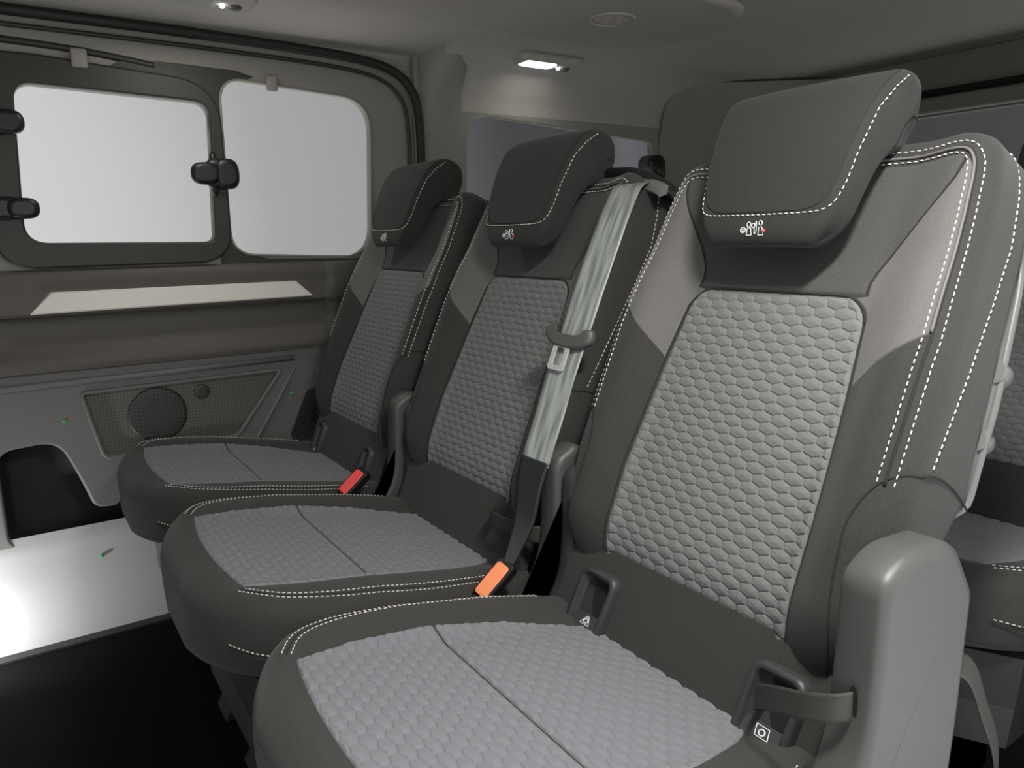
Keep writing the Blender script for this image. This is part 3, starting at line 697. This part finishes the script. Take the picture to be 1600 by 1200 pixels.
# door trim below the glass
dp = smooth_path([(YW-.004, -.052), (1.936, -.060), (1.932, -.075), (1.934, -.098)], 4).tolist()+smooth_path([(1.930, -.146), (1.95, -.160), (1.952, -.185), (1.938, -.222), (1.918, -.246), (1.914, -.262), (1.918, -.2725)], 6).tolist()
strip('door_card', np.array(dp)[::-1], -1.1, .70, M['doorup'], door, thick=-.02, smooth=True)
# end of the armrest sweeps into the pillar side
LL = []
for k, x in ((0, .70), (.25, .735), (.55, .765), (.8, .785), (1, .80)):
    P = np.array(dp); Q = P.copy(); Q[:, 0] = P[:, 0]*(1-k)+1.935*k; LL.append(np.concatenate([np.stack([np.full(len(Q), x), Q[:, 0], Q[:, 1]], 1), np.stack([np.full(len(Q), x), Q[:, 0]+.02, Q[:, 1]], 1)[::-1]]))
V, F = loft(LL); mk('door_card_end', V, F, M['doorup'], door)
V, F = box_vf(.80, .972, 1.935, 1.955, -.30, -.055); mk('door_card_edge', V, F, M['doorup'], door, smooth=False)
sv = [(.036, -.146), (.080, -.100), (.622, -.100), (.662, -.140)]
V, F = loft([[(x, y+(0 if z > -.12 else -.004), z) for x, z in rpoly(sv, .004, 3)] for y in (1.942, 1.924)]); 
P = np.array(rpoly(sv, .004, 3)); LL = []
for ins_, y in ((0, 1.94), (0, 1.926), (.003, 1.923)):
    c = P.mean(0); Q = c+(P-c)*np.array([1-ins_/.3, 1-ins_/.023]); LL.append(np.stack([Q[:, 0], y-.008*smoothstep(-.10, -.145, Q[:, 1]), Q[:, 1]], 1))
V, F = loft(LL); tr = mk('decor_strip', V, F, M['silver'], door, label='brushed silver decor strip'); autosmooth(tr, 40)
# lower trim board with real recess
rec = rpoly([(-.060, -.655), (-.060, -.440), (.055, -.432), (.088, -.520), (.112, -.602), (.165, -.606), (.184, -.560), (.26, -.556), (.26, -.652), (.0, -.662)], [.03, .035, .04, .1, .02, .02, .03, .01, .01, .02], 7)
spk = rpoly([(.118, -.334), (.560, -.330), (.440, -.480), (.150, -.484)], [.012, .012, .02, .02], 5)
low = rpoly([(-1.1, -.275), (.80, -.275), (.80, -.70), (.245, -.67), (-1.1, -.67)], .004)
lt = plate('lower_trim', low, [rec, spk], 1.928, 1.952, M['doorlo'], door, bevel=.006)
LL = []
for k, y in ((1.0, 1.94), (.96, 1.99), (.90, 2.03)):
    P = np.array(rec); c = P.mean(0); Q = c+(P-c)*k; LL.append(np.stack([Q[:, 0], np.full(len(Q), y), Q[:, 1]], 1))
V, F = loft(LL, False, True); mk('storage_recess', V, F, M['recess'], door, label='dark storage recess')
LL = [np.stack([np.array(spk)[:, 0], np.full(len(spk), y), np.array(spk)[:, 1]], 1) for y in (1.935, 1.941)]; V, F = loft(LL, False, True); mk('speaker_grille', V, F, M['grille'], door)
P = np.array(spk); c = P.mean(0); P = c+(P-c)*np.array([1.03, 1.07]); rb_ = MB(); rb_.add(*tube_vf(np.stack([P[:, 0], np.full(len(P), 1.928), P[:, 1]], 1), .005, 8, True)); rb_.build('grille_rim', M['doorlo'], door)
for x, z, r in ((.268, -.402, .066), (.371, -.360, .019)):
    th = np.linspace(0, 2*np.pi, 33)[:-1]; V, F = loft([np.stack([x+r*k*np.cos(th), np.full(32, y), z+r*k*np.sin(th)], 1) for k, y in ((1, 1.942), (1, 1.9395), (.9, 1.9385), (.4, 1.938))]); mk('speaker', V, F, M['cone'], door)
# slanted handle rib at the rear of the grille
V, F = tube_vf([(.600, 1.928, -.325), (.560, 1.926, -.39), (.515, 1.926, -.46), (.49, 1.928, -.50)], .005, 8); mk('trim_rib', V, F, M['doorlo'], door)
V, F = tube_vf([(-1.1, 1.920, -.300), (-.03, 1.920, -.302), (.30, 1.923, -.300), (.60, 1.926, -.297)], .007, 10); mk('trim_rib', V, F, M['doorlo'], door)
# pale door skin below
kp = smooth_path([(1.934, -.640), (1.925, -.668), (1.922, -.70), (1.912, -.76), (1.905, -.84), (1.905, -.8985)], 6)
ks = strip('lower_skin', kp[::-1], -1.1, .262, M['kick'], door, thick=-.015)
V, F = box_vf(-1.1, 2.4, 1.875, 1.93, -.905, -.895); mk('sill', V, F, M['black'], door, smooth=False)
V, F = box_vf(.262, .98, 1.925, 1.95, -.9, -.66); mk('dark_box', V, F, M['black'], door, smooth=False)  # plain black box past the end of the pale skin
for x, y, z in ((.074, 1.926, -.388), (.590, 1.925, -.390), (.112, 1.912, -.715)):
    V, F = tube_vf([(x, y+.006, z), (x, y+.0005, z), (x, y-.001, z)], [.004, .004, .002], 10); mk('glint_disc', V, F, M['greenglint'], door, label='small green glint set in as a coloured disc')  # green reflections drawn as small coloured discs
# rear quarter on the far side
qr = rpoly([(1.135, .02), (1.150, .315), (1.215, .345), (1.870, .305), (1.885, .02)], [.03, .07, .05, .02, .02], 8)
q = plate('wall_left', [(.985, -.9), (.985, .488), (2.42, .488), (2.42, -.9)], [qr], 1.932, 1.957, M['pillar'], None, bevel=.003); q['kind'] = 'structure'
g = plate('window_3', grow(qr, 1.01), [], 1.942, 1.946, M['privacy'], None, bevel=.0005); g['kind'] = 'structure'
# headliner turned down over the rear quarter
cq = smooth_path([(1.70, .4975), (1.80, .4915), (1.88, .452), (1.922, .395), (1.932, .352)], 8)
o = strip('trim_3', cq[::-1], 1.03, 2.45, M['head_liner'], thick=-.01, kind='structure')
# pillar shoulder behind the door opening
LL = []
for x, k in ((.995, 0), (1.01, .6), (1.03, 1), (1.08, 1), (1.115, .7), (1.135, 0)):
    LL.append([(x, 1.934, -.1), (x, 1.934-.016*k, -.1), (x, 1.934-.016*k, .30), (x, 1.934-.03*k, .38), (x, 1.934-.09*k, .455), (x, 1.934-.10*k, .495), (x, 1.934, .495)])
V, F = loft(LL); o = mk('trim_4', V, F, M['pillar']); o['kind'] = 'structure'; autosmooth(o, 50)
# tailgate end
bk_ = rpoly([(.40, -.12), (.34, .330), (1.62, .330), (1.55, -.12)], [.06, .07, .07, .06], 8)
q = plate('wall_back', [(.05, -.9), (.05, .50), (2.0, .50), (2.0, -.9)], [bk_], 2.35, 2.38, M['pillar'], None, bevel=.003, axis='x'); q['kind'] = 'structure'
g = plate('window_4', grow(bk_, 1.01), [], 2.362, 2.366, M['tail'], None, bevel=.0005, axis='x'); g['kind'] = 'structure'
V, F = box_vf(2.30, 2.352, .12, 1.75, .382, .400); o = mk('trim_5', V, F, M['blackm'], smooth=False); o['kind'] = 'structure'; bev(o, .01)
V, F = box_vf(2.310, 2.352, .12, 1.80, .335, .382); o = mk('trim_6', V, F, M['pillar'], smooth=False); o['kind'] = 'structure'; bev(o, .012)
# D pillar bulge
LL = []
for x, y in ((1.90, 1.93), (1.95, 1.90), (2.05, 1.86), (2.2, 1.74), (2.35, 1.62)): LL.append([(x, y, -.9), (x, y, .30), (x, y-.02, .40), (x, y-.06, .49), (x+.02, 1.95, .49), (x+.02, 1.95, -.9)])
V, F = loft(LL); o = mk('trim_7', V, F, M['pillar']); o['kind'] = 'structure'; autosmooth(o, 50)
# near side rear quarter (behind the opened door)
nr = rpoly([(1.13, .0), (1.14, .38), (2.15, .38), (2.15, .0)], .05)
q = plate('wall_right', [(1.02, -.9), (1.02, .46), (2.42, .46), (2.42, -.9)], [nr], .105, .13, M['pillar'], None, bevel=.003); q['kind'] = 'structure'
g = plate('window_5', grow(nr, 1.01), [], .116, .120, M['glass'], None, bevel=.0005); g['kind'] = 'structure'

# ------------------------------------------------------------------ overhead lamps
def lamp(x, y, P, zc, label, lens='led'):
    t = root('reading_lamp', (x, y, zc+Z0), label, 'ceiling lamp', 'overhead cabin lamps')
    out = np.array(rrect(-.105, .105, -.036, .036, .018, 6))
    def ring(k, z, tilt=0): return np.stack([x+out[:, 0]*k, y+out[:, 1]*k, np.full(len(out), zc+z)], 1)
    V, F = loft([ring(1.0, .004), ring(1.0, -.010), ring(.94, -.018), ring(.80, -.0205)]); mk('housing', V, F, M['head_liner'], t)
    l_ = np.array(rrect(-.088, .016, -.032, .022, .008, 4))
    V, F = loft([np.stack([x+l_[:, 0]*k, y+l_[:, 1]*k, np.full(len(l_), zc+z)], 1) for k, z in ((1, -.018), (.98, -.0225), (.85, -.0245))]); mk('lens', V, F, M[lens], t, label='pale lamp lens')
    V, F = tube_vf([(x+.036, y-.004, zc-.018), (x+.036, y-.004, zc-.025), (x+.036, y-.004, zc-.027)], [.006, .0055, .003], 12); mk('led', V, F, M['ledhot'], t, label='bright white point light')
    V, F = tube_vf([(x+.062, y-.002, zc-.018), (x+.062, y-.002, zc-.026), (x+.062, y-.002, zc-.029)], [.013, .012, .007], 16); mk('switch_button', V, F, M['cover'], t)
    ld = bpy.data.lights.new('lamp_light', 'AREA'); ld.energy = P; ld.shape = 'RECTANGLE'; ld.size = .16; ld.size_y = .08; ld.color = (1, .985, .95); ld.spread = math.radians(170)
    lo = bpy.data.objects.new('lamp_light', ld); C.objects.link(lo); lo.parent = t; lo.location = (-.02, 0, -.032)
    return t
zz = lambda y: float(np.interp(y, cp_[:, 0], cp_[:, 1]))-.003
lamp(*LAMPS[0][:3], zz(1.80), 'lit overhead lamp on the roof lining above the middle seat')
lamp(*LAMPS[1][:3], zz(1.66), 'overhead lamp at the top left, above the sliding door windows', 'lensoff')
lamp(*LAMPS[2][:3], zz(.205)-.004, 'overhead lamp above the nearest seat, out of view')
lamp(*LAMPS[3][:3], zz(.30), 'overhead lamp over the rear seat, out of view')
# roof vent
t = root('roof_vent', (1.235, 1.415, .4885+Z0), 'small round slotted vent in the roof lining', 'vent')
th = np.linspace(0, 2*np.pi, 41)[:-1]
def vr(k, z): return np.stack([1.235+.056*k*np.cos(th), 1.415+.056*k*np.sin(th), np.full(40, .4895+z)], 1)
V, F = loft([vr(1.0, .004), vr(1.0, -.003), vr(.92, -.006), vr(.82, -.004), vr(.80, .002)], False, True); mk('bezel', V, F, M['roof_panel'], t)
V, F = loft([vr(.79, .001), vr(.79, .0005)]); mk('dark_inset', V, F, M['blackm'], t)
sl = MB()
for k in np.linspace(-.6, .6, 5):
    hl_ = .044*math.sqrt(1-k*k); sl.add(*box_vf(1.235-hl_, 1.235+hl_, 1.415+k*.045-.0025, 1.415+k*.045+.0025, .4855, .4885))
sl.build('slats', M['roof_panel'], t, smooth=False)

# ================================================================== SEATS
def copy_tree(o, parent=None):
    c = o.copy(); C.objects.link(c); c.parent = parent
    for ch in [x for x in bpy.data.objects if x.parent == o]: copy_tree(ch, c)
    return c
GRP = 'grey cloth seats of the rear cabin'
s0 = root('passenger_seat', (SX, .567, 0), 'nearest grey cloth seat, with pale quilted backrest and pull strap', 'seat', GRP)
build_seat(s0)
s1 = copy_tree(s0); s1.location.y += .5; s1['label'] = 'middle grey cloth seat of the row, behind the hanging belt'
s2 = copy_tree(s0); s2.location.y += .998; s2['label'] = 'far grey cloth seat, beside the door with the two windows'
s3 = copy_tree(s0); s3.location.x += .80; s3['label'] = 'dark seat of the row behind, at the right edge'
# parts that differ from seat to seat
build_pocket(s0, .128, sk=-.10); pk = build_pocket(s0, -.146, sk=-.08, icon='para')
nc = build_cover(s0, -.282, -.240, .531, .668, -.250, M['cover'], foot=-.62, back_drop=.045, rr=.011)
build_cover(s0, .226, .198, .604, .68, -.300, M['coverlo'], foot=-.56)
def slot(parent, x, z, hh=.022):
    th = np.linspace(0, 2*np.pi, 21)[:-1]; a = .0035*np.cos(th); b = hh*.8*np.sign(np.sin(th))*np.abs(np.sin(th))**.5
    V, F = loft([np.stack([x+y-.05*(z+b+.373), .3035+a, z+b], 1) for y in (-.0012, .0)]); o = mk('slot', V, F, M['blackm'], parent, smooth=False)
slot(nc, .5265, -.374)
# loop strap
P = smooth_path([bpt_ for bpt_ in [np.array([.600, .567-.128, -.470]), np.array([.572, .567-.150, -.440]), np.array([.545, .567-.190, -.410]), np.array([.532, .567-.235, -.392]), np.array([.530, .567-.272, -.374]), np.array([.534, .567-.284, -.370]), np.array([.540, .567-.280, -.369])]], 8)
P = smooth_path([(.592, .428, -.462), (.566, .426, -.450), (.545, .408, -.430), (.522, .372, -.405), (.511, .340, -.389), (.513, .318, -.380), (.521, .3065, -.376), (.530, .3035, -.375)], 8)
V, F, uv = ribbon(None, P, [(.06, -.02, 1)]*len(P), .026, .0014); mk('pull_strap', V, F, M['strap'], s0, uv=uv, label='woven pull strap')
P = smooth_path([(.66, .290, -.375), (.70, .292, -.405), (.745, .298, -.46), (.79, .30, -.53), (.81, .305, -.60), (.80, .31, -.68)], 8)
V, F, uv = ribbon(None, P, [(.75, .25, .2)]*len(P), .030, .0014); mk('pull_strap', V, F, M['strap'], s0, uv=uv, label='woven strap hanging behind the cover')
for sx in (s1, s2):
    def at(o, u): return o
def shift_children(parent, dy, fn):
    before = set(bpy.data.objects); fn(s0)
    for o in [x for x in bpy.data.objects if x not in before and x.parent == s0]: o.parent = parent
shift_children(s1, .5, lambda s: (build_cover(s, -.274, -.236, .598, .68, -.285, M['cover'], foot=-.56), build_cover(s, .226, .198, .604, .68, -.300, M['coverlo'], foot=-.56)))
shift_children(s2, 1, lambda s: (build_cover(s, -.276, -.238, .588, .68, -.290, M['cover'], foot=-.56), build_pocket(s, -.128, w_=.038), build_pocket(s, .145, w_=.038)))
shift_children(s3, 1, lambda s: build_cover(s, -.290, -.240, .60, .70, -.295, M['coverlo'], foot=-.56))
# loop strap of the middle seat
def midstrap(s):
    P = smooth_path([(.598, .567-.115, -.430), (.575, .567-.135, -.420), (.57, .567-.175, -.418), (.585, .567-.225, -.42), (.597, .567-.242, -.42)], 8)
    V, F, uv = ribbon(None, P, [(.0, 0, 1)]*len(P), .026, .0014); mk('pull_strap', V, F, M['strap'], s, uv=uv, label='dark woven pull strap')
shift_children(s1, .5, midstrap)
# buckles between the cushions
def buckle(s, m, c, d, wl, kind):
    c = np.array(c); d = np.array(d, float); d /= np.linalg.norm(d); side = np.array([0, 1., 0]); side -= d*(side@d); side /= np.linalg.norm(side); n = np.array([-.60, -.45, .66]); n -= d*(n@d); n /= np.linalg.norm(n); side = np.cross(n, d)
    def bx(o, l0, l1, w0, t0, t1, r): 
        out = np.array(rrect(l0, l1, -w0, w0, r, 4)); return [np.array([o+d*a*(1)+side*b+n*h for a, b in (out if k == 1 else (out.mean(0)+(out-out.mean(0))*k))]) for k, h in ((.92, t0), (1, t0+.003), (1, t1-.003), (.9, t1))]
    V, F = loft(bx(c, -.038, .024, .0140, -.010, .010, .006)); b = mk('buckle', V, F, M['black'], s, label='black belt buckle with coloured release button')
    V, F = loft(bx(c, -.036, .016, .0100, .0085, .0125, .004)); mk('release_button', V, F, m, b, label='bright release button')
    if kind: 
        V, F = loft(bx(c-n*.0-d*.0, -.07, -.036, .010, -.006, .006, .003)); mk('stalk', V, F, M['blackm'], b)
    return b
def bk1(s):   # orange, at the near side of the middle cushion; coordinates of the first seat
    buckle(s, M['orange'], (.514, .567-.253, -.456), (.56, -.02, .46), 1, True)
def bk2(s):
    buckle(s, M['red'], (.512, .567-.258, -.448), (.50, -.02, .42), 1, True)
shift_children(s1, .5, bk1); shift_children(s2, 1, bk2)
# ------------------------------------------------------------------ hanging belt over the middle seat
def BP(u, v, w_): return bpt(u, v, w_)+np.array([0, .5, 0])
belt = root('seat_belt', tuple(BP(-.24, -.02, .05)+np.array([0, 0, Z0])), 'grey seat belt hanging down the middle seat backrest', 'seat belt')
cl = [(-.182, .536, -.030), (-.188, .527, -.004), (-.198, .514, .013), (-.208, .495, .026), (-.226, .44, .045), (-.230, .37, .050), (-.232, .30, .052), (-.236, .22, .056), (-.242, .15, .058), (-.247, .10, .061), (-.250, .078, .062)]
P = smooth_path([BP(*a) for a in cl], 8)
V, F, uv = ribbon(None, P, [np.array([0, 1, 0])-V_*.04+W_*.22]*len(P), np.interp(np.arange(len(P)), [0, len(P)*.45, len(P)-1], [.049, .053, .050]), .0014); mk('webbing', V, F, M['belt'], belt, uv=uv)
cl = [(-.249, .085, .062), (-.252, .05, .061), (-.256, .003, .054), (-.257, -.034, .055), (-.257, -.063, .058)]
P = smooth_path([BP(*a) for a in cl], 8); tw = np.linspace(0, 1, len(P))
V, F, uv = ribbon(None, P, [U_*(1-.35*t)+W_*(.25+.5*t) for t in tw], np.interp(tw, [0, .3, .6, 1], [.050, .038, .026, .014]), .005); mk('webbing', V, F, M['beltdark'], belt, uv=uv, label='dark folded lower end of the belt')
# belt tongue
tc_ = np.array((-.233, .262, .058))
def TP(a, b, h): return BP(tc_[0]+a, tc_[1]+b, tc_[2]+h+.22*a)
out = smooth_path([(-.040, .012), (-.034, .016), (-.026, .006), (0, .003), (.026, .006), (.034, .016), (.040, .012), (.040, -.002), (.024, -.0135), (0, -.0165), (-.024, -.0135), (-.040, -.002)], 4, True)
LL = [np.array([TP(a*k, b*k, h) for a, b in out]) for k, h in ((.94, -.004), (1, -.001), (1, .005), (.93, .0085), (.8, .0095))]
V, F = loft(LL); tg = mk('tongue_cover', V, F, M['cover'], belt, label='dark grey moulded tongue cover')
fr = rrect(-.014, .014, -.050, -.008, .005, 5); inn = rrect(-.0075, .0075, -.043, -.017, .003, 5)
cu_ = MB(); 
for h0, h1 in ((.004, .0065),):
    A = np.array([TP(a+.004, b, h1) for a, b in fr]); B = np.array([TP(a+.004, b, h1) for a, b in inn]); A2 = np.array([TP(a+.004, b, h0) for a, b in fr]); B2 = np.array([TP(a+.004, b, h0) for a, b in inn])
    n_ = len(A); VV = np.concatenate([A, B, B2, A2]); FF = []
    for r0 in range(4):
        a0 = r0*n_; b0 = ((r0+1) % 4)*n_
        for j in range(n_): k = (j+1) % n_; FF.append([a0+j, a0+k, b0+k, b0+j])
    cu_.add(VV, FF)
cu_.build('latch_plate', M['chrome'], belt, ang=40, label='chrome latch plate')
# belt guide on the shoulder of the middle seat
bgd = root('belt_guide', tuple(BP(-.19, .56, -.03)+np.array([0, 0, Z0])), 'black and silver belt guide on the shoulder of the middle seat', 'belt guide')
LL = []
for u, vc, hb_, k in ((-.240, .520, .006, .5), (-.232, .525, .009, .85), (-.21, .535, .014, 1), (-.18, .545, .017, 1.1), (-.14, .554, .018, 1.15), (-.09, .558, .017, 1.1), (-.03, .558, .014, 1), (.02, .557, .011, .85), (.045, .556, .004, .4)):
    LL.append([BP(u, vc+a*hb_, -.052+b*.036*k) for a, b in [(math.sin(t), math.cos(t)) for t in np.linspace(0, 2*np.pi, 25)[:-1]]])
V, F = loft(LL); mk('guide_body', V, F, M['black'], bgd)
LL = []
for u in np.linspace(-.238, -.176, 7):
    vc = np.interp(u, [-.238, -.23, -.21, -.176], [.519, .523, .530, .538]); LL.append([BP(u, vc+a, b-.028) for a, b in [(-.013, .0125), (-.011, .0155), (.001, .0155), (.008, .011), (.0105, .002), (-.002, .0)]])
V, F = loft(LL); o = mk('silver_cap', V, F, M['shell'], bgd, label='silver grey cap'); autosmooth(o, 50)
# rear belt upper anchor on the far wall
an = root('belt_anchor', (1.83, 1.88, .16+Z0), 'black belt anchor on the pillar behind the side window', 'belt anchor')
V, F = tube_vf([(1.835, 1.925, .228), (1.83, 1.86, .228), (1.825, 1.845, .230)], [.032, .029, .016], 20); mk('anchor_cover', V, F, M['black'], an)
V, F = tube_vf([(1.815, 1.85, .235), (1.81, 1.84, .20), (1.82, 1.845, .165)], [.022, .024, .018], 12); mk('belt_loop', V, F, M['black'], an)
# dark housing beside the far seat
bh = root('belt_housing', (.70, 1.89, -.50+Z0), 'black plastic belt housing low on the door side of the far seat', 'belt housing')
LL = []
for y, k in ((1.925, 1.0), (1.88, .98), (1.86, .9)):
    P = np.array(rpoly([(.575, -.505), (.63, -.385), (.80, -.375), (.80, -.505)], .012, 4)); c = P.mean(0); Q = c+(P-c)*k; LL.append(np.stack([Q[:, 0], np.full(len(Q), y), Q[:, 1]], 1))
V, F = loft(LL); o = mk('housing', V, F, M['black'], bh); autosmooth(o, 45)
V, F = tube_vf([(.69, 1.84, -.44), (.66, 1.83, -.48), (.64, 1.82, -.51)], .006, 8); mk('bracket', V, F, M['chrome'], bh)
# courtesy lamp low by the front of the door
t = root('step_lamp', (-.27, 1.76, -.86+Z0), 'small step lamp on the cabin floor by the door, out of view', 'step lamp')
V, F = box_vf(-.31, -.23, 1.74, 1.78, -.90, -.862); mk('housing', V, F, M['black'], t, smooth=False)
V, F = box_vf(-.30, -.24, 1.745, 1.775, -.862, -.859); mk('lens', V, F, M['led'], t, smooth=False)
ld = bpy.data.lights.new('step_light', 'AREA'); ld.energy = 3.0; ld.size = .05; ld.spread = math.radians(170); lo = bpy.data.objects.new('step_light', ld); C.objects.link(lo); lo.parent = t
lo.location = (0, 0, .012); lo.rotation_euler = (Vector((.35, .9, .12))).to_track_quat('-Z', 'Y').to_euler()
